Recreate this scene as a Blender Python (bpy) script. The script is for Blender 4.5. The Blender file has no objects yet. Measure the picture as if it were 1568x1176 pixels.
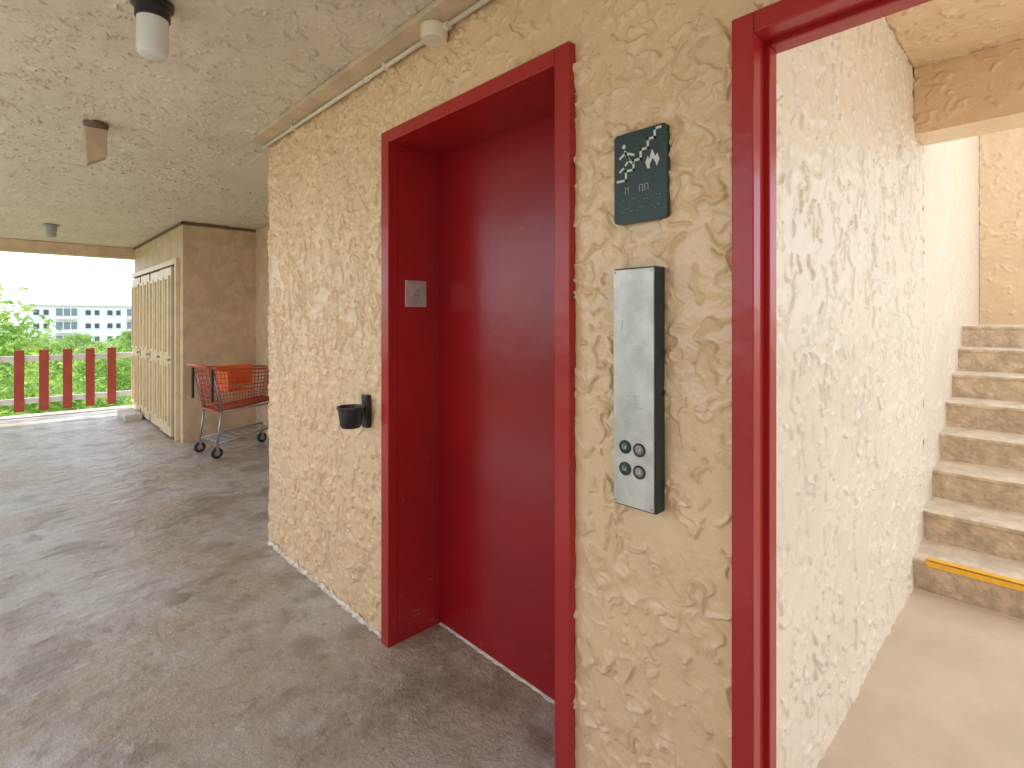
import bpy, bmesh, math, random
import numpy as np
from mathutils import Vector, Matrix
random.seed(7); np.random.seed(7)
scene = bpy.context.scene
scene.view_settings.view_transform = 'Standard'
scene.view_settings.look = 'None'
scene.view_settings.exposure = 0
D = 1.283

# ---------------------------------------------------------------- materials
class NT:
    def __init__(s, name):
        s.m = bpy.data.materials.new(name); s.m.use_nodes = True
        s.t = s.m.node_tree; s.n = s.t.nodes; s.l = s.t.links
        s.b = s.n['Principled BSDF']
        s.co = s.n.new('ShaderNodeTexCoord').outputs['Object']
    def mapping(s, scale=(1,1,1), loc=(0,0,0), rot=(0,0,0), src=None):
        k = s.n.new('ShaderNodeMapping'); k.inputs['Scale'].default_value = scale
        k.inputs['Location'].default_value = loc; k.inputs['Rotation'].default_value = rot
        s.l.new(src or s.co, k.inputs['Vector']); return k.outputs[0]
    def noise(s, scale, detail=2, rough=.5, dist=0, src=None, col=False):
        k = s.n.new('ShaderNodeTexNoise'); k.inputs['Scale'].default_value = scale
        k.inputs['Detail'].default_value = detail; k.inputs['Roughness'].default_value = rough
        k.inputs['Distortion'].default_value = dist
        s.l.new(src or s.co, k.inputs['Vector']); return k.outputs[1 if col else 0]
    def mr(s, v, a, b, c=0., d=1., smooth=True):
        k = s.n.new('ShaderNodeMapRange')
        if smooth: k.interpolation_type = 'SMOOTHSTEP'
        k.inputs[1].default_value = a; k.inputs[2].default_value = b
        k.inputs[3].default_value = c; k.inputs[4].default_value = d
        s.l.new(v, k.inputs[0]); return k.outputs[0]
    def math(s, op, a, b=None, c=None):
        k = s.n.new('ShaderNodeMath'); k.operation = op
        for i, x in enumerate((a, b, c)):
            if x is None: continue
            if isinstance(x, (int, float)): k.inputs[i].default_value = x
            else: s.l.new(x, k.inputs[i])
        return k.outputs[0]
    def mix(s, f, a, b):
        k = s.n.new('ShaderNodeMix'); k.data_type = 'RGBA'
        if isinstance(f, (int, float)): k.inputs[0].default_value = f
        else: s.l.new(f, k.inputs[0])
        for i, x in ((6, a), (7, b)):
            if isinstance(x, tuple): k.inputs[i].default_value = (*x, 1)
            else: s.l.new(x, k.inputs[i])
        return k.outputs[2]
    def color(s, c):
        if isinstance(c, tuple): s.b.inputs['Base Color'].default_value = (*c, 1)
        else: s.l.new(c, s.b.inputs['Base Color'])
    def rough(s, r):
        if isinstance(r, (int, float)): s.b.inputs['Roughness'].default_value = r
        else: s.l.new(r, s.b.inputs['Roughness'])
    def bump(s, h, dist, strength=1):
        k = s.n.new('ShaderNodeBump'); k.inputs['Strength'].default_value = strength
        k.inputs['Distance'].default_value = dist; s.l.new(h, k.inputs['Height'])
        s.l.new(k.outputs[0], s.b.inputs['Normal'])

def plain(name, c, rough=.5, metal=0., var=.12, nscale=6., bump=0., bscale=40., spec=.5, detail=2):
    t = NT(name)
    if var:
        v = t.mr(t.noise(nscale, detail, .6), .3, .7)
        t.color(t.mix(v, tuple(x*(1-var) for x in c), tuple(min(1, x*(1+var)) for x in c)))
    else: t.color(c)
    t.rough(rough); t.b.inputs['Metallic'].default_value = metal; t.b.inputs['Specular IOR Level'].default_value = spec
    if bump: t.bump(t.noise(bscale, 2, .6), bump)
    return t.m

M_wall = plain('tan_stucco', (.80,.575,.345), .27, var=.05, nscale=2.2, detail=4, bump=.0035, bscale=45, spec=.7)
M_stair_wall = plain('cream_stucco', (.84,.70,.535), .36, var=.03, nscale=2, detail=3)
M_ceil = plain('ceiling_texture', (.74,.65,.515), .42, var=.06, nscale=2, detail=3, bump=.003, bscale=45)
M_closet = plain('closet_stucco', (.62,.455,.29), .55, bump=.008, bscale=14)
M_door = plain('cream_door_paint', (.76,.60,.38), .4, var=.08)
M_trim = plain('tan_trim_paint', (.64,.50,.34), .5, bump=.003, bscale=25)

def red_paint(name, c, rough=.3, bump=.0015):
    t = NT(name)
    v = t.mr(t.noise(2.5, 2, .6), .3, .7)
    col = t.mix(v, tuple(x*.92 for x in c), tuple(x*1.06 for x in c))
    chips = t.mr(t.noise(28, 4, .72, src=t.mapping((1,1,.35))), .70, .72)
    chips = t.math('MULTIPLY', chips, t.mr(t.noise(2.2, 0), .5, .6))
    col = t.mix(t.math('MULTIPLY', chips, .5), col, (.50,.25,.20))
    t.color(col); t.rough(rough)
    t.bump(t.noise(6, 3), bump)
    return t.m
M_red = red_paint('red_gloss_paint', (.29,.006,.009), .26, .003)
M_redframe = red_paint('red_frame_paint', (.40,.017,.018), .28, .006)
M_redrail = plain('red_rail_paint', (.45,.07,.05), .5)
M_scuff = plain('scuffed_red', (.52,.20,.17), .6, var=.2, nscale=60)

# concrete floor
t = NT('worn_concrete')
n = t.noise(.8, 3, .6); n2 = t.noise(2.6, 6, .68, .4)
col = t.mix(t.mr(n, .40, .60), (.46,.40,.325), (.57,.56,.545))
col = t.mix(t.mr(n2, .47, .64, 0, .75), col, (.27,.225,.175))
n3 = t.noise(9, 6, .74)
col = t.mix(t.mr(n3, .56, .68, 0, .6), col, (.68,.66,.62))
col = t.mix(t.mr(n3, .40, .30, 0, .75), col, (.15,.125,.10))
stn = t.mr(t.noise(1.7, 4, .6, 1.2, src=t.mapping((1,1,1), (4.1, 2.2, 0))), .60, .70, 0, .45)
col = t.mix(stn, col, (.20,.165,.13))
t.color(col)
t.rough(t.mr(n2, .3, .7, .17, .36))
wv = t.noise(10, 1, .55, .5, src=t.mapping((.38,1.0,1), rot=(0,0,.77)))
h = t.math('MULTIPLY_ADD', n3, .8, wv)
t.bump(h, .026)
M_floor = t.m
M_stairfloor = plain('beige_painted_concrete', (.66,.53,.385), .38, var=.08, nscale=2.5, bump=.003, bscale=20, detail=5)
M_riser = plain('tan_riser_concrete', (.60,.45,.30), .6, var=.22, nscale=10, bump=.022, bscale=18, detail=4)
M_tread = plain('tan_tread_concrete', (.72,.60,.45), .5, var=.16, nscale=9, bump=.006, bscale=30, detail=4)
M_yellow = plain('yellow_stripe_paint', (.95,.50,.03), .5, var=.08, nscale=25)
M_conduit = plain('conduit_paint', (.80,.71,.56), .4, var=0)
M_white = plain('white_plastic', (.75,.72,.66), .4, var=0)
M_black = plain('black_metal', (.015,.015,.017), .35, var=0)
M_glass = plain('frosted_glass', (.72,.72,.68), .25, var=.03)
M_lamp_tan = plain('aged_tan_metal', (.5,.38,.26), .5)
M_brown = plain('rusty_brown', (.16,.09,.05), .6)
M_gap = plain('painted_gap_shade', (.05,.03,.02), .7)  # shade between the door leaves, put into the colour
M_grey = plain('grey_lamp_metal', (.33,.33,.32), .4)
M_plate = plain('worn_steel_plate', (.56,.56,.52), .4, metal=.35, var=.16, nscale=12, detail=5)
M_btn = plain('dull_button_metal', (.22,.22,.20), .4, metal=.4, var=.3, nscale=150)
M_knob = plain('brass_knob', (.5,.45,.35), .4, metal=.7)
M_pbox = plain('dark_green_box_paint', (.015,.035,.033), .4)
M_sign = plain('dark_green_sign', (.010,.036,.036), .35, bump=.0008, bscale=200)
M_signw = plain('sign_white', (.62,.66,.58), .5, var=0)
M_btnG = plain('green_button', (.02,.07,.05), .4, var=.4, nscale=200)
M_cart = plain('orange_cart_plastic', (.55,.10,.05), .4, var=0)
M_orange = plain('orange_flap', (.90,.16,.03), .4)
M_chrome = plain('dull_chrome', (.42,.42,.42), .35, metal=.7, var=0)
M_rubber = plain('rubber', (.03,.03,.03), .6, var=0)
M_caulk = plain('chipped_white_paint', (.70,.64,.54), .6, var=.25, nscale=20)
M_whiterail = plain('white_rail', (.85,.84,.81), .5, var=.03)
M_slabedge = plain('pale_concrete', (.6,.56,.5), .6)
M_bwall = plain('white_render', (.84,.84,.82), .7, var=.04)
M_win = plain('dark_window', (.06,.09,.12), .3)
M_balc = plain('painted_balcony_shade', (.22,.27,.31), .6)  # shade of the balconies, put into the colour
M_bark = plain('bark', (.13,.09,.06), .8)
M_ground = plain('grass_ground', (.14,.17,.07), .9, var=.3, nscale=.05)
M_bounce = plain('bounce_paving_concrete', (.45,.43,.39), .8, var=.1, nscale=.3)  # pale surface for the added light-bouncing paving

def leafmat(name, a, b):
    t = NT(name)
    v = t.mr(t.noise(1.1, 1, .7), .32, .68)
    c = t.mix(v, a, b); t.color(c); t.rough(.5)
    tr = t.n.new('ShaderNodeBsdfTranslucent'); t.l.new(c, tr.inputs[0])
    mx = t.n.new('ShaderNodeMixShader'); mx.inputs[0].default_value = .45
    t.l.new(t.b.outputs[0], mx.inputs[1]); t.l.new(tr.outputs[0], mx.inputs[2])
    t.l.new(mx.outputs[0], t.n['Material Output'].inputs[0]); return t.m
M_leaf = leafmat('leaf_green', (.16,.33,.05), (.42,.58,.12))
M_leaf2 = leafmat('leaf_dark_green', (.12,.25,.05), (.30,.46,.11))

# ---------------------------------------------------------------- mesh helpers
def new_obj(name, verts, faces, mats, parent=None, midx=None, smooth=False):
    me = bpy.data.meshes.new(name); me.from_pydata(verts, [], faces)
    for mm in (mats if isinstance(mats, (list, tuple)) else [mats]): me.materials.append(mm)
    if midx is not None:
        for p, i in zip(me.polygons, midx): p.material_index = i
    if smooth:
        for p in me.polygons: p.use_smooth = True
    o = bpy.data.objects.new(name, me); scene.collection.objects.link(o)
    if parent: o.parent = parent
    return o
def empty(name):
    o = bpy.data.objects.new(name, None); scene.collection.objects.link(o); o.empty_display_size = .1; return o
def boxgeo(b):
    x0,x1,y0,y1,z0,z1 = b
    v = [(x0,y0,z0),(x1,y0,z0),(x1,y1,z0),(x0,y1,z0),(x0,y0,z1),(x1,y0,z1),(x1,y1,z1),(x0,y1,z1)]
    f = [(0,3,2,1),(4,5,6,7),(0,1,5,4),(1,2,6,5),(2,3,7,6),(3,0,4,7)]
    return v, f
def boxes(name, bs, mat, parent=None, bevel=0, seg=2):
    V, F = [], []
    for b in bs:
        v, f = boxgeo(b); k = len(V); V += v; F += [tuple(i+k for i in q) for q in f]
    o = new_obj(name, V, F, mat, parent)
    if bevel:
        mo = o.modifiers.new('bev', 'BEVEL'); mo.width = bevel; mo.segments = seg; mo.limit_method = 'ANGLE'
    return o
def tubes(name, segs, mat, parent=None, n=6):
    V, F = [], []
    for p, q, r in segs:
        p, q = Vector(p), Vector(q); d = (q-p).normalized()
        a = d.orthogonal().normalized(); b = d.cross(a); k = len(V)
        for c in (p, q):
            for i in range(n):
                an = 2*math.pi*i/n; V.append(tuple(c + r*(math.cos(an)*a + math.sin(an)*b)))
        for i in range(n):
            j = (i+1) % n; F.append((k+i, k+j, k+n+j, k+n+i))
        F.append(tuple(k+n-1-i for i in range(n))); F.append(tuple(k+n+i for i in range(n)))
    o = new_obj(name, V, F, mat, parent)
    for p in o.data.polygons: p.use_smooth = len(p.vertices) == 4
    return o
def lathe(name, prof, center, mat, parent=None, n=32, axis='Z'):
    V, F = [], []
    for r, z in prof:
        for i in range(n):
            a = 2*math.pi*i/n
            if axis == 'Z': V.append((center[0]+r*math.cos(a), center[1]+r*math.sin(a), center[2]+z))
            elif axis == 'X': V.append((center[0]+z, center[1]+r*math.cos(a), center[2]+r*math.sin(a)))
            else: V.append((center[0]+r*math.cos(a), center[1]+z, center[2]+r*math.sin(a)))
    for k in range(len(prof)-1):
        for i in range(n):
            j = (i+1) % n; F.append((k*n+i, k*n+j, (k+1)*n+j, (k+1)*n+i))
    o = new_obj(name, V, F, mat, parent)
    bm = bmesh.new(); bm.from_mesh(o.data); bmesh.ops.remove_doubles(bm, verts=bm.verts, dist=1e-6)
    bmesh.ops.recalc_face_normals(bm, faces=bm.faces)
    for f in bm.faces: f.smooth = True
    bm.to_mesh(o.data); bm.free()
    mo = o.modifiers.new('es', 'EDGE_SPLIT'); mo.split_angle = math.radians(40)
    return o

# ---------------------------------------------------------------- real trowelled relief
def band(nu, nv, cell, wl, seed, aniso=1.):
    rg = np.random.RandomState(seed)
    F = np.fft.rfft2(rg.normal(size=(nu, nv)))
    fu = np.fft.fftfreq(nu, cell)[:,None]; fv = np.fft.rfftfreq(nv, cell)[None,:]*aniso
    k = np.sqrt(fu**2+fv**2)*wl
    F *= np.exp(-(k)**2*1.2)
    f = np.fft.irfft2(F, s=(nu, nv)); f -= f.mean(); return f/f.std()
def relief(U, V, cell, seed, dens, stretch, amp, orient=None, big=1., edge=.005, fallr=(.004,.018), lump=1., warp=.011):
    """heights (m) of a skip-trowel plaster over a U x V rectangle: individually smeared crescent strokes"""
    nu, nv = int(U/cell)+1, int(V/cell)+1
    rg = np.random.RandomState(seed)
    wu = band(nu, nv, cell, .055, seed+1)*warp; wv = band(nu, nv, cell, .055, seed+2)*warp
    H = np.zeros((nu, nv))
    uu = np.arange(nu)*cell; vv = np.arange(nv)*cell
    for _ in range(int(dens*U*V)):
        r = rg.uniform(.018, .080)*big; s = stretch*rg.uniform(.7, 1.5)
        cu, cv = rg.uniform(-.05, U+.05), rg.uniform(-.05, V+.05)
        th = rg.uniform(0, 2*math.pi) if (orient is None or rg.rand() < .25) else orient+rg.choice((0, math.pi))+rg.normal()*.35
        ha = rg.uniform(.35, 1.1); fall = rg.uniform(*fallr); a = amp*rg.uniform(.25, 1.15)
        ext = r+.03
        i0, i1 = max(0,int((cu-ext)/cell)), min(nu,int((cu+ext)/cell)+2)
        j0, j1 = max(0,int((cv-ext*s)/cell)), min(nv,int((cv+ext*s)/cell)+2)
        if i1-i0 < 2 or j1-j0 < 2: continue
        du = uu[i0:i1,None]-cu+wu[i0:i1,j0:j1]; dv = (vv[None,j0:j1]-cv+wv[i0:i1,j0:j1])/s
        rho = np.hypot(du, dv); ang = np.abs((np.arctan2(dv, du)-th+math.pi) % (2*math.pi)-math.pi)
        tt = rho-r
        prof = np.where(tt > 0, np.clip(1-tt/edge, 0, 1), np.exp(np.clip(tt, -1, 0)/fall))
        win = np.clip((ha-ang)/(.35*ha), 0, 1); win = win*win*(3-2*win)
        L = H[i0:i1, j0:j1]; h = a*prof*win
        H[i0:i1, j0:j1] = np.maximum(L, h)+.15*np.minimum(L, h)
    H += band(nu, nv, cell, .09, seed+3, 1/stretch)*.0008*lump*min(amp,.009)/.007
    H += band(nu, nv, cell, .030, seed+4)*.0003*lump*min(amp,.009)/.007
    return np.minimum(H, amp*1.2)
def grid(name, H, cell, pos, rect, mat, parent=None):
    nu, nv = H.shape
    i0, i1 = max(0,int(round(rect[0]/cell))), min(nu-1,int(round(rect[1]/cell)))
    j0, j1 = max(0,int(round(rect[2]/cell))), min(nv-1,int(round(rect[3]/cell)))
    us = np.arange(i0,i1+1)*cell; vs = np.arange(j0,j1+1)*cell
    us[0], us[-1] = rect[0], rect[1]; vs[0], vs[-1] = rect[2], rect[3]
    uu, vv = np.meshgrid(us, vs, indexing='ij'); P = np.stack(pos(uu, vv, H[i0:i1+1,j0:j1+1]), -1).reshape(-1,3)
    a, b = uu.shape; idx = np.arange(a*b).reshape(a,b)
    Q = np.stack([idx[:-1,:-1], idx[1:,:-1], idx[1:,1:], idx[:-1,1:]], -1).reshape(-1,4)
    me = bpy.data.meshes.new(name)
    me.vertices.add(len(P)); me.vertices.foreach_set('co', P.astype(np.float32).ravel())
    me.loops.add(Q.size); me.loops.foreach_set('vertex_index', Q.ravel().astype(np.int32))
    me.polygons.add(len(Q)); me.polygons.foreach_set('loop_start', np.arange(0, Q.size, 4, dtype=np.int32))
    me.polygons.foreach_set('loop_total', np.full(len(Q), 4, dtype=np.int32))
    me.polygons.foreach_set('use_smooth', np.ones(len(Q), dtype=bool))
    me.materials.append(mat); me.update(calc_edges=True); me.validate()
    o = bpy.data.objects.new(name, me); scene.collection.objects.link(o)
    if parent: o.parent = parent
    return o

CZ = 2.70
lob = empty('elevator_lobby_wall')
B_ = .014
boxes('wall_core', [
    (D+B_, 2.41, 2.17, 3.69, -.25, 2.95),
    (D+B_, 1.60, .562, 1.055, -.25, 2.95),
    (D+B_, 1.60, 1.055, 2.17, 2.362, 2.95),
    (1.60, 2.41, .562, 2.17, -.25, 2.95),
    (D+B_, 1.41, -.55, .56, 2.222, 2.95),
    (D+B_, 1.41, -.80, -.55, -.25, 2.95),
], M_wall, lob)
YB = -.85
cell = .0032
U_, V_ = 3.70-YB, 2.72
Hr = relief(U_, V_, cell, 11, 300, 1.35, .0140, edge=.0050)
Hl = relief(U_, V_, cell, 31, 400, 2.3, .0130, orient=0., big=.75, edge=.0055)
yy_ = YB+np.arange(Hr.shape[0])*cell
wgt = np.clip((yy_-1.75)/.42, 0, 1); wgt = (wgt*wgt*(3-2*wgt))[:,None]
Hw = Hr*(1-wgt)+Hl*wgt
px = lambda u,v,h: (D+.0080-h, u+YB, v)
for rect in ((2.165-YB, 3.695-YB, 0, 2.355), (.543-YB, 1.06-YB, 0, 2.355), (-.545-YB, .543-YB, 2.215, 2.355), (.0, -.545-YB, 0, 2.355), (0, 3.695-YB, 2.355, V_-.02)):
    grid('plaster', Hw, cell, px, rect, M_wall, lob)

sw = empty('stairwell_wall')
boxes('wall_core', [(2.41, 7.50, .562, .8, -.25, 5.4)], M_stair_wall, sw)
cs = .0045
Hs = relief(2.60, 2.95, cs, 51, 240, 1.6, .0100)
grid('plaster', Hs, cs, lambda u,v,h: (u+1.405, .552-h, v), (0, 2.595, 0, 2.92), M_stair_wall, sw)
cs2 = .010
Hs2 = relief(3.40, 4.0, cs2, 53, 130, 1.6, .0085, edge=.01)
grid('plaster', Hs2, cs2, lambda u,v,h: (u+4.0, .552-h, v+.1), (0, 3.34, 0, 3.9), M_stair_wall, sw)
bwall = empty('stairwell_back_wall')
Hb = relief(1.5, 3.0, cs2, 55, 140, 1.3, .012, edge=.01)
grid('plaster', Hb, cs2, lambda u,v,h: (7.33-h, u-.95, v+1.3), (0, 1.495, 0, 2.9), M_wall, bwall)
boxes('wall_core', [(7.34, 7.5, -.9, .55, -.25, 5.4)], M_wall, bwall)
bb = empty('stairwell_beam')
boxes('beam_core', [(3.665, 3.95, -.9, .548, 2.54, 2.9)], M_wall, bb)
grid('plaster', relief(1.5, .40, .006, 57, 240, 1, .012), .006, lambda u,v,h: (3.662-h, u-.95, v+2.54), (0, 1.495, 0, .365), M_wall, bb)
scl = empty('stairwell_ceiling')
boxes('slab', [(1.412, 3.95, -.9, .8, 2.915, 3.1), (3.95, 7.5, -.9, .8, 5.4, 5.55)], M_wall, scl)
grid('plaster', relief(2.3, 1.5, .006, 59, 240, 1, .012), .006, lambda u,v,h: (u+1.405, v-.95, 2.908-h), (0, 2.27, 0, 1.495), M_wall, scl)

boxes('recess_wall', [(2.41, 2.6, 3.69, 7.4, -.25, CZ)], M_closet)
ce = empty('ceiling')
boxes('slab', [(-1.7, D+.1, -3, 11.0, CZ+.014, 2.95), (D+.1, 2.7, 3.69, 11.0, CZ+.014, 2.95)], M_ceil, ce)
pc = lambda u,v,h: (u-.35, v+.2, CZ+.007-h)
Hc = relief(1.75, 5.2, .005, 71, 310, .50, .0130, orient=1.57, big=.8, warp=.014)
grid('texture_coat', Hc, .005, pc, (0, 1.70, 0, 5.1), M_ceil, ce)
Hc2 = relief(3.1, 5.8, .010, 73, 200, .50, .015, orient=1.57, big=.95, edge=.008)
grid('texture_coat', Hc2, .010, lambda u,v,h: (u-.35, v+5.3, CZ+.007-h), (0, 3.05, 0, 5.5), M_ceil, ce)
boxes('texture_coat_side', [(-1.7, -.35, -3, 11, CZ+.004, CZ+.013), (-.35, D, -3, .2, CZ+.004, CZ+.013), (1.35, 2.7, 3.695, 5.3, CZ+.004, CZ+.013)], M_ceil, ce)
boxes('ceiling_beam', [(-1.7, 2.6, 10.72, 11.0, 2.53, CZ-.001)], M_closet)
boxes('ceiling_trim_board', [(1.165, D-.001, -2.9, 3.70, CZ-.022, CZ+.004)], M_trim, bevel=.003)
boxes('concrete_floor', [(-1.7, 1.60, -3, 11.25, -.25, 0), (1.6, 2.6, 3.69, 11.25, -.25, 0)], M_floor)
boxes('stairwell_floor', [(1.412, 3.65, -.9, .556, -.25, .004)], M_stairfloor)
boxes('light_blocking_wall', [(-1.9, -1.7, -3, .7, -.25, 2.95)], M_stair_wall)  # unseen wall added to block side light so the plaster relief shows

# chipped white paint line at wall base
V, F = [], []
y = 2.20; i = 0
while y < 3.69:
    w = random.uniform(.010, .026) if random.random() > .15 else .008
    V += [(D+.001, y, .022*random.random()+.006), (D-.008, y, .006), (D-w, y, .002)]
    if i: 
        k = 3*i; F += [(k-3, k-2, k+1, k), (k-2, k-1, k+2, k+1)]
    y += random.uniform(.012, .03); i += 1
new_obj('chipped_paint_line', V, F, M_caulk)

# ---------------------------------------------------------------- elevator
el = empty('elevator_entrance')
Y0, Y1, YI0, YI1 = 1.047, 2.180, 1.109, 2.118
FX = 1.261; ZT, ZI = 2.368, 2.312; DX = 1.5475
boxes('frame_face', [(FX, D+.03, Y0, YI0, -.02, ZT), (FX, D+.03, YI1, Y1, -.02, ZT), (FX, D+.03, YI0, YI1, ZI, ZT)], M_redframe, el, bevel=.003)
boxes('frame_jamb', [(D+.03, DX+.02, Y0+.01, YI0, -.02, ZT-.01), (D+.03, DX+.02, YI1, Y1-.012, -.02, ZT-.01), (D+.03, DX+.02, YI0, YI1, ZI, ZT-.01)], M_redframe, el)
boxes('door_panel', [(DX, DX+.03, YI0-.005, YI1+.003, .012, ZI+.002)], M_red, el)
V, F = [], []
y = YI0; i = 0
while y < YI1:
    w = random.uniform(.004, .013)
    V += [(DX+.002, y, .009), (DX-w, y, .0025)]
    if i: k = 2*i; F.append((k-2, k-1, k+1, k))
    y += .02; i += 1
new_obj('worn_threshold', V, F, M_caulk, el)
fp = empty('floor_number_plate')
boxes('plate', [(1.352, 1.470, YI1-.004, YI1-.0005, 1.562, 1.687)], M_plate, fp, bevel=.0015)
def strokes(name, pts_list, w, plane, mat, parent, th=.0012):
    V, F = [], []
    for (a0,b0),(a1,b1) in pts_list:
        dx, dy = a1-a0, b1-b0; L = math.hypot(dx, dy) or 1e-6; nx, ny = -dy/L*w/2, dx/L*w/2
        ex, ey = dx/L*w/2, dy/L*w/2
        k = len(V)
        c = [(a0-ex+nx,b0-ey+ny),(a0-ex-nx,b0-ey-ny),(a1+ex-nx,b1+ey-ny),(a1+ex+nx,b1+ey+ny)]
        V += [plane(p[0],p[1],0) for p in c] + [plane(p[0],p[1],th) for p in c]
        F += [(k+4,k+5,k+6,k+7)] + [(k+j,k+(j+1)%4,k+4+(j+1)%4,k+4+j) for j in range(4)]
    return new_obj(name, V, F, mat, parent)
pl = lambda a,b,h: (1.411+a, YI1-.004-h, 1.6245+b)
strokes('digit', [((.010,-.024),(.010,.024)),((.010,.024),(-.014,-.008)),((-.014,-.008),(.018,-.008))], .004, pl, M_grey, fp)
for sx in (-.05, .05):
    lathe('screw', [(0,-.0015),(.004,-.0015),(.004,0)], (1.411+sx, YI1-.004, 1.6245), M_grey, fp, 10, 'Y')
sl_ = []
rs = random.Random(9)
for _ in range(9):
    a, b = rs.uniform(1.30,1.50), rs.choice((.10,.13,.22,.05))+rs.uniform(-.02,.02); sl_.append(((a,b),(a+rs.uniform(.01,.05), b+rs.uniform(-.006,.010))))
for _ in range(4):
    a, b = rs.uniform(1.30,1.50), rs.uniform(.6,1.3); sl_.append(((a,b),(a+rs.uniform(.004,.012), b+rs.uniform(-.004,.02))))
strokes('scuff_marks', sl_, .0022, lambda a,b,h: (a, YI1-.0004-h, b), M_scuff, el, .0003)

# call panel
cp = empty('elevator_call_panel')
PX = 1.2363
boxes('back_box', [(PX+.006, D+.005, .734, .869, .982, 1.644)], M_pbox, cp, bevel=.003)
boxes('face_plate', [(PX, PX+.005, .738, .866, .987, 1.640)], M_plate, cp, bevel=.002)
for yy, zz, g in ((.8262,1.149,1),(.7816,1.1475,0),(.8262,1.089,1),(.7816,1.0875,0)):
    lathe('button_ring', [(.0185,0),(.0185,-.003),(.0140,-.003),(.0140,-.001)], (PX,yy,zz), M_black, cp, 24, 'X')
    lathe('button', [(.0138,0),(.0138,-.003),(.011,-.005),(0,-.005)], (PX,yy,zz), M_btnG if g else M_btn, cp, 24, 'X')
    bl = lambda a,b,h,yy=yy,zz=zz: (PX-.005-h, yy-a, zz+b)
    strokes('button_mark', [((-.005,-.004),(-.005,.006)),((-.001,-.005),(.005,.005)),((.005,-.004),(.005,.0))], .0018, bl, M_plate, cp, .0005)
lathe('key_switch', [(.006,0),(.006,-.002),(0,-.002)], (PX,.800,1.285), M_plate, cp, 12, 'X')
strokes('scratches', [((-.02,.02),(.02,.024)),((.0,-.01),(.03,-.008)),((-.04,.2),(-.035,.23)),((.01,.15),(.03,.148)),((-.03,-.05),(-.01,-.056))], .0012, lambda a,b,h: (PX-.0003-h, .80-a, 1.27+b), M_grey, cp, .0002)
for yy in (.745,.859):
    for zz in (.995,1.632):
        lathe('screw', [(.003,0),(.003,-.0012),(0,-.0012)], (PX,yy,zz), M_grey, cp, 8, 'X')

# exit stair sign
sg = empty('fire_stairs_sign')
SY, SZ, SW, SH = .8022, 1.9015, .167, .255
ring = []
r = .012
for cx, cy, a0 in ((SW/2-r, SH/2-r, 0), (-SW/2+r, SH/2-r, 90), (-SW/2+r, -SH/2+r, 180), (SW/2-r, -SH/2+r, 270)):
    for k in range(5):
        a = math.radians(a0+k*22.5); ring.append((cx+r*math.cos(a), cy+r*math.sin(a)))
V = [(D+.005, SY-a, SZ+b) for a,b in ring] + [(D-.014, SY-a, SZ+b) for a,b in ring]
n = len(ring); F = [tuple(range(n,2*n))] + [(i,(i+1)%n,n+(i+1)%n,n+i) for i in range(n)]
sp = new_obj('plate', V, F, M_sign, sg)
bm = bmesh.new(); bm.from_mesh(sp.data); bmesh.ops.recalc_face_normals(bm, faces=bm.faces); bm.to_mesh(sp.data); bm.free()
ps = lambda a,b,h: (D-.0138-h, SY-a, SZ+b)
def q(u, v): return ((u-985)/80*SW, (270-v)/140*SH + .0)
zig = [(951,273),(964,273),(964,259),(976,259),(976,245),(987,245),(987,231),(998,231),(998,218),(1008,218),(1008,205),(1016,205)]
zp = [q(*p) for p in zig]
strokes('stairs_symbol', list(zip(zp[:-1], zp[1:])), .0065, ps, M_signw, sg)
man = [((963,228),(968,243)),((964,230),(955,237)),((966,232),(976,236)),((968,243),(975,249)),((968,243),(962,252)),((962,252),(955,258)),((963,233),(969,242))]
strokes('running_figure', [(q(*a), q(*b)) for a,b in man], .0062, ps, M_signw, sg)
V = [ps(q(961,220)[0]+.0062*math.cos(a), q(961,220)[1]+.0062*math.sin(a), .001) for a in [k*math.pi/6 for k in range(12)]]
new_obj('figure_head', V, [tuple(range(12))], M_signw, sg)
fl = [(997,262),(994,252),(998,243),(1000,249),(1004,234),(1009,246),(1012,242),(1015,252),(1011,262),(1009,255),(1005,248),(1001,256),(1001,263)]
V = [ps(*q(*p), .001) for p in fl]
new_obj('flame_symbol', V, [tuple(range(len(V)))[::-1]], M_signw, sg)
txt = []
for k, x in enumerate((963, 985, 993)):
    txt += [((x,284),(x,294)), ((x,284),(x+5,289 if k==0 else 284)), ((x+5,284),(x+5,294))]
strokes('sign_letters', [(q(*a), q(*b)) for a,b in txt], .0022, ps, M_grey, sg, .0008)
dots = []
for row, v0 in enumerate((303, 318)):
    for k in range(13):
        if random.random() < .75:
            x = (960 if row == 0 else 958)+k*4.6; dots.append(((x, v0+random.choice((0,4))),(x+.6, v0)))
strokes('braille', [(q(*a), (q(*a)[0]+.0006, q(*a)[1])) for a,b in dots], .0020, ps, M_grey, sg, .0006)

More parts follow.
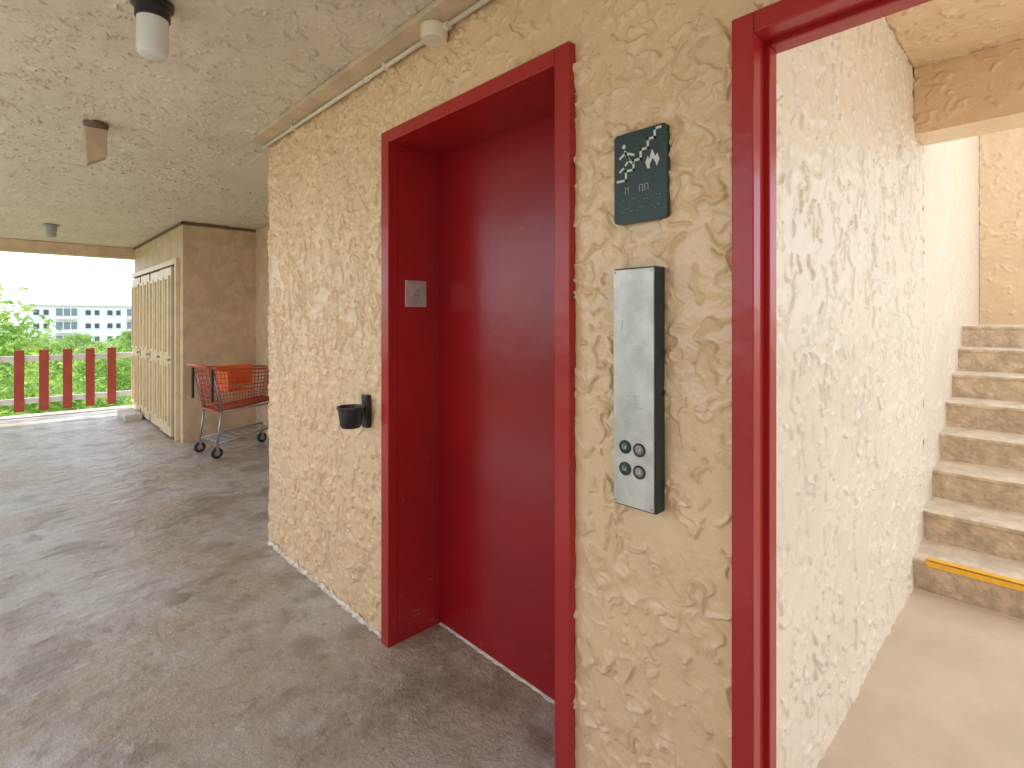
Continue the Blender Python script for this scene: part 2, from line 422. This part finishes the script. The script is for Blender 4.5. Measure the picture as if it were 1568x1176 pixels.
# ---------------------------------------------------------------- stair doorway frame
df = empty('stairwell_door_frame')
o0, o1, i1, zt, zi = .543, -.545, .490, 2.224, 2.174
i0 = -i1+.03
boxes('face', [(1.262, D+.02, i1, o0, -.01, zt), (1.262, D+.02, o1, i0, -.01, zt), (1.262, D+.02, i0, i1, zi, zt)], M_redframe, df, bevel=.003)
boxes('rabbet', [(D+.02, 1.335, i1+.004, o0-.002, 0, zt-.004), (D+.02, 1.335, o1, i0-.004, 0, zt-.004), (D+.02, 1.335, i0-.004, i1+.004, zi+.004, zt-.004)], M_redframe, df)
boxes('stop', [(1.335, 1.372, i1-.010, o0-.002, 0, zt-.004), (1.335, 1.372, o1, i0+.010, 0, zt-.004), (1.335, 1.372, i0+.010, i1-.010, zi-.010, zt-.004)], M_redframe, df, bevel=.003)
boxes('back_jamb', [(1.372, 1.409, i1+.001, o0-.002, 0, zt-.004), (1.372, 1.409, o1, i0-.001, 0, zt-.004), (1.372, 1.409, i0-.001, i1+.001, zi+.001, zt-.004)], M_redframe, df)

# ---------------------------------------------------------------- stairs
R, T, X0 = .182, .32, 3.65
st = empty('concrete_stairs')
N = 8
V, F, MI = [], [], []
ya, yb = -.9, .550
rg_ = random.Random(3)
NY = 40
for k in range(N):
    x = X0+k*T; z0 = k*R; z1 = (k+1)*R
    xb = x+T if k < N-1 else 7.33
    cols = []
    for m in range(NY+1):
        yy = yb+(ya-yb)*m/NY; j = rg_.uniform(-.004,.004); jz = rg_.uniform(-.0025,.0025)
        cols.append([(x+.014, yy, z0),(x+.005+j, yy, z1-.040),(x-.006+j, yy, z1-.025),(x-.006+j, yy, z1-.009+jz),(x+.008+j, yy, z1+jz),(xb+.015, yy, z1)])
    for m in range(NY):
        for a in range(5):
            b = len(V); V += [cols[m][a], cols[m+1][a], cols[m+1][a+1], cols[m][a+1]]
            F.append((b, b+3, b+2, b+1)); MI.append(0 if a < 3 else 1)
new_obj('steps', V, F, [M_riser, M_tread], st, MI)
boxes('yellow_stripe', [(3.635, 3.6395, -.85, .49, R-.030, R-.004), (3.639, 3.680, -.85, .49, R+.0025, R+.0055)], M_yellow, st)

# ---------------------------------------------------------------- conduit
cd = empty('electrical_conduit')
cy = 1.260; cz = 2.664
tubes('pipe', [((cy, 1.78, cz), (cy, 3.72, cz), .010), ((cy, -1.5, cz), (cy, 1.70, cz), .010)], M_conduit, cd, 10)
lathe('box_body', [(0,-.045),(.05,-.045),(.054,-.03),(.054,.01),(.03,.03),(0,.03)], (cy-.02, 1.73, cz-.0), M_conduit, cd, 20)
tubes('fitting', [((cy, 1.66, cz), (cy, 1.82, cz), .017)], M_conduit, cd, 10)
boxes('clamp', [(cy-.013, D+.005, 2.13, 2.15, cz-.014, cz+.014), (cy-.013, D+.005, 3.2, 3.22, cz-.014, cz+.014)], M_conduit, cd, bevel=.003)
tubes('coupling', [((cy, 2.28, cz), (cy, 2.33, cz), .0135)], M_conduit, cd, 10)

# ---------------------------------------------------------------- ceiling lamps
l1 = empty('jar_ceiling_lamp'); c = (.405, 2.376, 0)
lathe('cap', [(0,2.70),(.070,2.70),(.070,2.685),(.058,2.680),(.058,2.640),(.050,2.635)], c, M_black, l1, 32)
lathe('glass', [(.052,2.64),(.052,2.52),(.048,2.503),(.036,2.497),(0,2.495)], c, M_glass, l1, 32)
l2 = empty('box_ceiling_lamp'); c = (.405, 4.083)
lathe('base', [(0,2.70),(.065,2.70),(.06,2.675),(.045,2.66),(0,2.66)], (c[0],c[1],0), M_brown, l2, 24)
V = [(-.06,-.045,2.665),(.05,-.05,2.665),(.05,.045,2.665),(-.06,.045,2.665),(-.045,-.04,2.44),(.05,-.055,2.50),(.05,.045,2.50),(-.045,.04,2.44)]
o = new_obj('shade', [(c[0]+v[0], c[1]+v[1], v[2]) for v in V], [(0,3,2,1),(4,5,6,7),(0,1,5,4),(1,2,6,5),(2,3,7,6),(3,0,4,7)], M_lamp_tan, l2)
mo = o.modifiers.new('b','BEVEL'); mo.width=.004; mo.segments=2
l3 = empty('jar_ceiling_lamp.001'); c = (.43, 8.8, 0)
lathe('cap', [(0,2.70),(.075,2.70),(.075,2.685),(.058,2.680),(.058,2.640),(.050,2.635)], c, M_grey, l3, 24)
lathe('glass', [(.052,2.64),(.052,2.56),(.036,2.545),(0,2.54)], c, M_grey, l3, 24)

# ---------------------------------------------------------------- ashtray
at = empty('wall_ashtray'); c = (1.195, 2.345, .985)
lathe('bowl', [(0,0),(.042,0),(.050,.012),(.060,.085),(.066,.090),(.066,.102),(.060,.102),(.056,.085),(.05,.06),(0,.06)], c, M_black, at, 28)
boxes('bracket', [(1.260, D+.004, 2.315, 2.365, .975, 1.135)], M_black, at, bevel=.004)
boxes('arm', [(1.240, 1.262, 2.325, 2.355, 1.06, 1.08)], M_black, at)
boxes('cigarette_litter', [(1.17,1.19,2.33,2.338,1.046,1.053),(1.2,1.225,2.35,2.356,1.046,1.052),(1.185,1.192,2.30,2.325,1.046,1.053)], M_white, at)

# ---------------------------------------------------------------- closet block
cb = empty('storage_closet')
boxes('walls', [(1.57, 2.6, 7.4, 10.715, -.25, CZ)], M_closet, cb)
boxes('top_trim', [(1.555, 2.409, 7.385, 7.399, CZ-.035, CZ-.001), (1.555, 1.569, 7.385, 10.70, CZ-.03, CZ-.001)], M_brown, cb)
ys = 7.66; dw = .735
for k in range(4):
    a = ys+k*(dw+.012); b = a+dw
    xo = 1.525 if k else 1.505
    la = a+.045; lb = b-.045
    boxes('door_leaf', [(xo, 1.558, la, lb, .03, 2.17)], M_door, cb, bevel=.004)
    for s in (0, 1):
        ya_ = la+.05+s*(lb-la-.04)/2; yb_ = ya_+(lb-la-.04)/2-.06
        for z0, z1 in ((.16,.95),(1.05,2.06)):
            boxes('door_panel', [(xo-.022, xo+.002, ya_, yb_, z0, z0+.04),(xo-.022, xo+.002, ya_, yb_, z1-.04, z1),(xo-.022, xo+.002, ya_, ya_+.035, z0+.04, z1-.04),(xo-.022, xo+.002, yb_-.035, yb_, z0+.04, z1-.04)], M_door, cb, bevel=.003)
    lathe('knob', [(.0,-.04),(.02,-.035),(.024,-.022),(.012,-.01),(.012,0)], (xo, a+.075, 1.0), M_knob, cb, 14, 'X')
boxes('gap_shade_sheet', [(1.5605, 1.569, ys-.01, 10.655, .0, 2.20)], M_gap, cb)  # dark sheet behind the leaves; its colour paints the shade of the gaps
boxes('door_casing', [(1.53,1.569,ys-.085,ys-.012,0,2.27),(1.53,1.569,ys-.012,10.70,2.202,2.27)], M_door, cb, bevel=.003)
boxes('closet_step', [(1.28, 1.50, 9.55, 10.35, -.02, .09)], M_slabedge, bevel=.01)

# ---------------------------------------------------------------- railings
def railing(name, along, fixed, a0, a1):
    p = empty(name); sl = []; a = a0
    while a < a1:
        w = .115
        if along == 'X': sl.append((a, a+w, fixed-.012, fixed+.012, .11, 1.045))
        else: sl.append((fixed-.012, fixed+.012, a, a+w, .11, 1.045))
        a += .2795
    boxes('slats', sl, M_redrail, p, bevel=.003)
    if along == 'X':
        rl = [(a0-.1, a1+.1, fixed+.013, fixed+.05, z, z+.085) for z in (.225,.870)]
    else:
        rl = [(fixed-.05, fixed-.013, a0-.1, a1+.1, z, z+.085) for z in (.225,.870)]
    boxes('rails', rl, M_whiterail, p, bevel=.003)
railing('slat_railing', 'X', 10.85, -1.57, 1.50)
railing('slat_railing.001', 'Y', -1.62, .82, 10.7)
boxes('floor_edge_curb', [(-1.7, 1.56, 10.95, 11.2, 0.001, .02)], M_slabedge, bevel=.005)
lathe('floor_drain_cover', [(0,.004),(.055,.004),(.06,.001)], (.67,3.28,0), plain('drain_grey', (.34,.31,.27), .5), None, 24)

# ---------------------------------------------------------------- shopping cart
sc = empty('shopping_cart')
L, W = .80, .50
segs = []; chrome = []
def lerp(a, b, t): return tuple(a[i]+(b[i]-a[i])*t for i in range(3))
T_ = [(0,0,.97),(L,.06,.93),(L,W-.06,.93),(0,W,.97)]
Bq = [(.09,.04,.50),(L-.06,.09,.57),(L-.06,W-.09,.57),(.09,W-.04,.50)]
def panel(a,b,c,d,n,m):
    for i in range(n+1):
        t=i/n; segs.append((lerp(a,b,t), lerp(d,c,t), .0032))
    for j in range(m+1):
        t=j/m; segs.append((lerp(a,d,t), lerp(b,c,t), .0040 if j not in (0,m) else .009))
panel(Bq[0],Bq[1],T_[1],T_[0],20,9); panel(Bq[3],Bq[2],T_[2],T_[3],20,9)
panel(Bq[1],Bq[2],T_[2],T_[1],10,8); panel(Bq[0],Bq[3],T_[3],T_[0],10,8)
panel(Bq[0],Bq[1],Bq[2],Bq[3],18,8)
tubes('basket', segs, M_cart, sc, 5)
tubes('handle', [((-.05,-.01,1.0),(-.05,W+.01,1.0),.016),((-.05,0,1.0),(.02,0,.95),.010),((-.05,W,1.0),(.02,W,.95),.010)], M_cart, sc, 8)
boxes('corner_bumper', [(-.012,.012,-.012,.012,.62,.96),(-.012,.012,W-.012,W+.012,.62,.96)], M_rubber, sc, bevel=.003)
boxes('seat_flap', [(.20,.62,W-.10,W-.085,.74,.97),(.20,.212,.08,W-.10,.70,.92),(.21,.5,.08,W-.10,.70,.71)], M_orange, sc, bevel=.004)
for w in (.03, W-.03):
    iw = .05 if w < .2 else -.05
    chrome += [((.03,w,.93),(.11,w,.50),.012),((.11,w,.50),(.06,w,.14),.012),((.11,w,.50),(L-.12,w+iw,.52),.010),
               ((.06,w,.16),(L-.05,w+iw,.24),.012),((L-.05,w+iw,.24),(L-.05,w+iw,.13),.012)]
for k in range(8):
    x = .08+k*.09; chrome.append(((x,.04,.17+x*.08),(x,W-.04,.17+x*.08),.004))
for k in range(6):
    y = .08+k*.068; chrome.append(((.06,y,.17),(L-.08,y,.23),.004))
tubes('undercarriage', chrome, M_chrome, sc, 8)
for l, w in ((.06,.03),(.06,W-.03),(L-.06,.09),(L-.06,W-.09)):
    lathe('wheel', [(0,-.014),(.052,-.014),(.06,-.008),(.06,.008),(.052,.014),(0,.014)], (l,w,.061), M_rubber, sc, 20, 'Y')
    lathe('hub', [(0,-.017),(.03,-.017),(.03,.017),(0,.017)], (l,w,.061), M_chrome, sc, 14, 'Y')
    boxes('caster_fork', [(l-.014,l+.014,w-.024,w-.018,.05,.14),(l-.014,l+.014,w+.018,w+.024,.05,.14),(l-.018,l+.018,w-.024,w+.024,.14,.15)], M_chrome, sc)
sc.location = (1.60, 6.26, 0); sc.rotation_euler = (0,0,math.radians(8))

# ---------------------------------------------------------------- outside
GZ = -9.5
boxes('ground', [(-1500,1500,-1500,1500,GZ-1,GZ)], M_ground)
boxes('bounce_paving', [(-60,-1,-60,13,GZ,GZ+.03),(-1,40,-60,-4,GZ,GZ+.03)], M_bounce)  # unseen pale paving, added to bounce sunlight up to the ceiling
bpy.data.objects['bounce_paving'].location.z = .004
boxes('apartment_lower_storeys', [(-1.65, 7.4, -.85, 10.9, GZ, -.26)], M_bwall)

bd = empty('apartment_building')
BX0, BX1, BY = 4.0, 74.0, 178.0
BT = 5.2
boxes('walls', [(BX0,BX1,BY,BY+16,GZ,BT)], M_bwall, bd)
boxes('roof_parapet', [(BX0-.5,BX1+.5,BY-.5,BY+16.5,BT,BT+.45)], M_bwall, bd)
wins, balc, sills, piers = [], [], [], []
for f in range(4):
    z = BT-3.4-f*3.5
    x = BX0+1.0; k = 0
    while x < BX1-4:
        if k % 3 == 1:
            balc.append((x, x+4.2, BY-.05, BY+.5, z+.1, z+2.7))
            sills.append((x-.1, x+4.3, BY-.9, BY-.06, z-.15, z+.1)); sills.append((x-.05, x+4.25, BY-.9, BY-.8, z+.1, z+.75))
            piers += [(x+1.3,x+1.5,BY-.12,BY-.06,z+.1,z+2.7),(x+2.8,x+3.0,BY-.12,BY-.06,z+.1,z+2.7)]
            x += 5.6
        else:
            wins.append((x+.3, x+1.4, BY-.06, BY+.2, z+1.0, z+2.3)); wins.append((x+2.2, x+3.2, BY-.06, BY+.2, z+1.0, z+2.3))
            sills.append((x-.1, x+3.4, BY-.12, BY-.07, z+.8, z+.95)); x += 4.6
        k += 1
boxes('windows', wins, M_win, bd); boxes('balcony_shade_panels', balc, M_balc, bd); boxes('sills', sills, M_bwall, bd); boxes('mullions', piers, M_bwall, bd)  # balconies are flat panels with the recess shade painted in

def leaf_mesh(name, H, R, nclump, nleaf, size, mat, seed, crown_low=.3):
    rg = np.random.RandomState(seed)
    cz = H*(1+crown_low)/2; rz = H*(1-crown_low)/2
    lobes = []
    for _ in range(nclump):
        d = rg.normal(size=3); d /= np.linalg.norm(d); rr = rg.uniform(.35, 1.0)**.5
        lobes.append((np.array([d[0]*R*rr, d[1]*R*rr, cz+d[2]*rz*rr]), rg.uniform(.14,.30)*R))
    pts = []; nrm = []
    for c, r in lobes:
        k = nleaf; d = rg.normal(size=(k,3)); d /= np.linalg.norm(d, axis=1)[:,None]
        p = c + d*(r*rg.uniform(.45,1.12,size=(k,1)))*np.array([1,1,.75]); pts.append(p); nrm.append(d+rg.normal(size=(k,3))*.7+np.array([0,0,.4]))
    pts = np.concatenate(pts); nrm = np.concatenate(nrm); nrm /= np.linalg.norm(nrm,axis=1)[:,None]
    a = np.cross(nrm, rg.normal(size=nrm.shape)); a /= np.linalg.norm(a,axis=1)[:,None]; b = np.cross(nrm,a)
    s = size*rg.uniform(.6,1.3,size=(len(pts),1))
    q_ = np.stack([pts-a*s, pts-b*s*.45, pts+a*s, pts+b*s*.45], 1).reshape(-1,3)
    V = [tuple(v) for v in q_]; F = [(4*i,4*i+1,4*i+2,4*i+3) for i in range(len(pts))]; MI = [0]*len(F)
    def seg(p,q,r0,r1,n=7):
        p,q = Vector(p),Vector(q); d=(q-p).normalized(); A=d.orthogonal().normalized(); B=d.cross(A); k=len(V)
        for c,r in ((p,r0),(q,r1)):
            for i in range(n):
                an=2*math.pi*i/n; V.append(tuple(c+r*(math.cos(an)*A+math.sin(an)*B)))
        for i in range(n):
            j=(i+1)%n; F.append((k+i,k+j,k+n+j,k+n+i)); MI.append(1)
    seg((0,0,-.2),(.1,.05,H*.35),.22,.15); seg((.1,.05,H*.35),(0,0,H*.75),.15,.06)
    for c, r in lobes[:16]:
        seg((.06,.03,H*rg.uniform(.3,.6)), tuple(c), .07, .02, 5)
    me = bpy.data.meshes.new(name); me.from_pydata(V, [], F); me.materials.append(mat); me.materials.append(M_bark)
    me.polygons.foreach_set('material_index', MI)
    return me
tm = [leaf_mesh('broadleaf_a', 9.6, 3.4, 90, 260, .095, M_leaf, 1), leaf_mesh('broadleaf_b', 9.0, 3.8, 90, 260, .10, M_leaf, 2), leaf_mesh('broadleaf_c', 10.2, 3.2, 80, 240, .10, M_leaf2, 3)]
def put(name, me, x, y, s, rz):
    o = bpy.data.objects.new(name, me); scene.collection.objects.link(o)
    o.location = (x,y,GZ); o.scale = (s,s,s); o.rotation_euler = (0,0,rz); return o
near = [(-2.2,20.5,0,1.25),(3.2,17.0,1,.96),(7.5,19,0,.93),(-6,17,2,1.0),(1.6,25,1,.98),(6.0,27,2,.88),(11,24,1,1.0),(-4.5,27,0,1.08)]
for i,(x,y,k,s) in enumerate(near): put('broadleaf_tree', tm[k], x, y, s, i*1.7)
dt = empty('distant_trees')
rg = random.Random(5)
for row, y in enumerate((33,41,51,64,82,106,136)):
    w = 12+y*.25; x = -w
    while x < w+y*.25:
        s = rg.uniform(.82,.98)
        o = put('tree_clump', tm[rg.randrange(3)], x+rg.uniform(-1,1), y+rg.uniform(-3,3), s, rg.uniform(0,6.28)); o.parent = dt
        x += rg.uniform(5.5,7.5)+row*.5

# ---------------------------------------------------------------- light
w = bpy.data.worlds.new('World'); scene.world = w; w.use_nodes = True
wn, wl = w.node_tree.nodes, w.node_tree.links
sky = wn.new('ShaderNodeTexSky'); sky.sky_type = 'NISHITA'; sky.sun_disc = False
EL, AZ = 60, -60
sky.sun_elevation = math.radians(EL); sky.sun_rotation = math.radians(AZ); sky.dust_density = 1.0; sky.air_density = 1.0
mx = wn.new('ShaderNodeMix'); mx.data_type = 'RGBA'; mx.inputs[0].default_value = .6
wl.new(sky.outputs[0], mx.inputs[6]); mx.inputs[7].default_value = (19.0, 20.6, 23.0, 1)
wl.new(mx.outputs[2], wn['Background'].inputs[0])
wn['Background'].inputs[1].default_value = .15
su = bpy.data.lights.new('sun', 'SUN'); su.energy = 5; su.angle = math.radians(.5); su.color = (1,.95,.87)
so = bpy.data.objects.new('sun', su); scene.collection.objects.link(so)
d = Vector((math.sin(math.radians(AZ))*math.cos(math.radians(EL)), math.cos(math.radians(AZ))*math.cos(math.radians(EL)), math.sin(math.radians(EL))))
so.rotation_euler = d.to_track_quat('Z','Y').to_euler(); so.location = d*50

cam = bpy.data.cameras.new('camera'); co = bpy.data.objects.new('camera', cam); scene.collection.objects.link(co)
co.location = (0,0,1.5); co.rotation_euler = (math.radians(90), 0, math.radians(-44.06))
cam.sensor_width = 36; cam.lens = 36*804/1568; cam.shift_y = -98/1568; cam.clip_start = .05; cam.clip_end = 5000
scene.camera = co
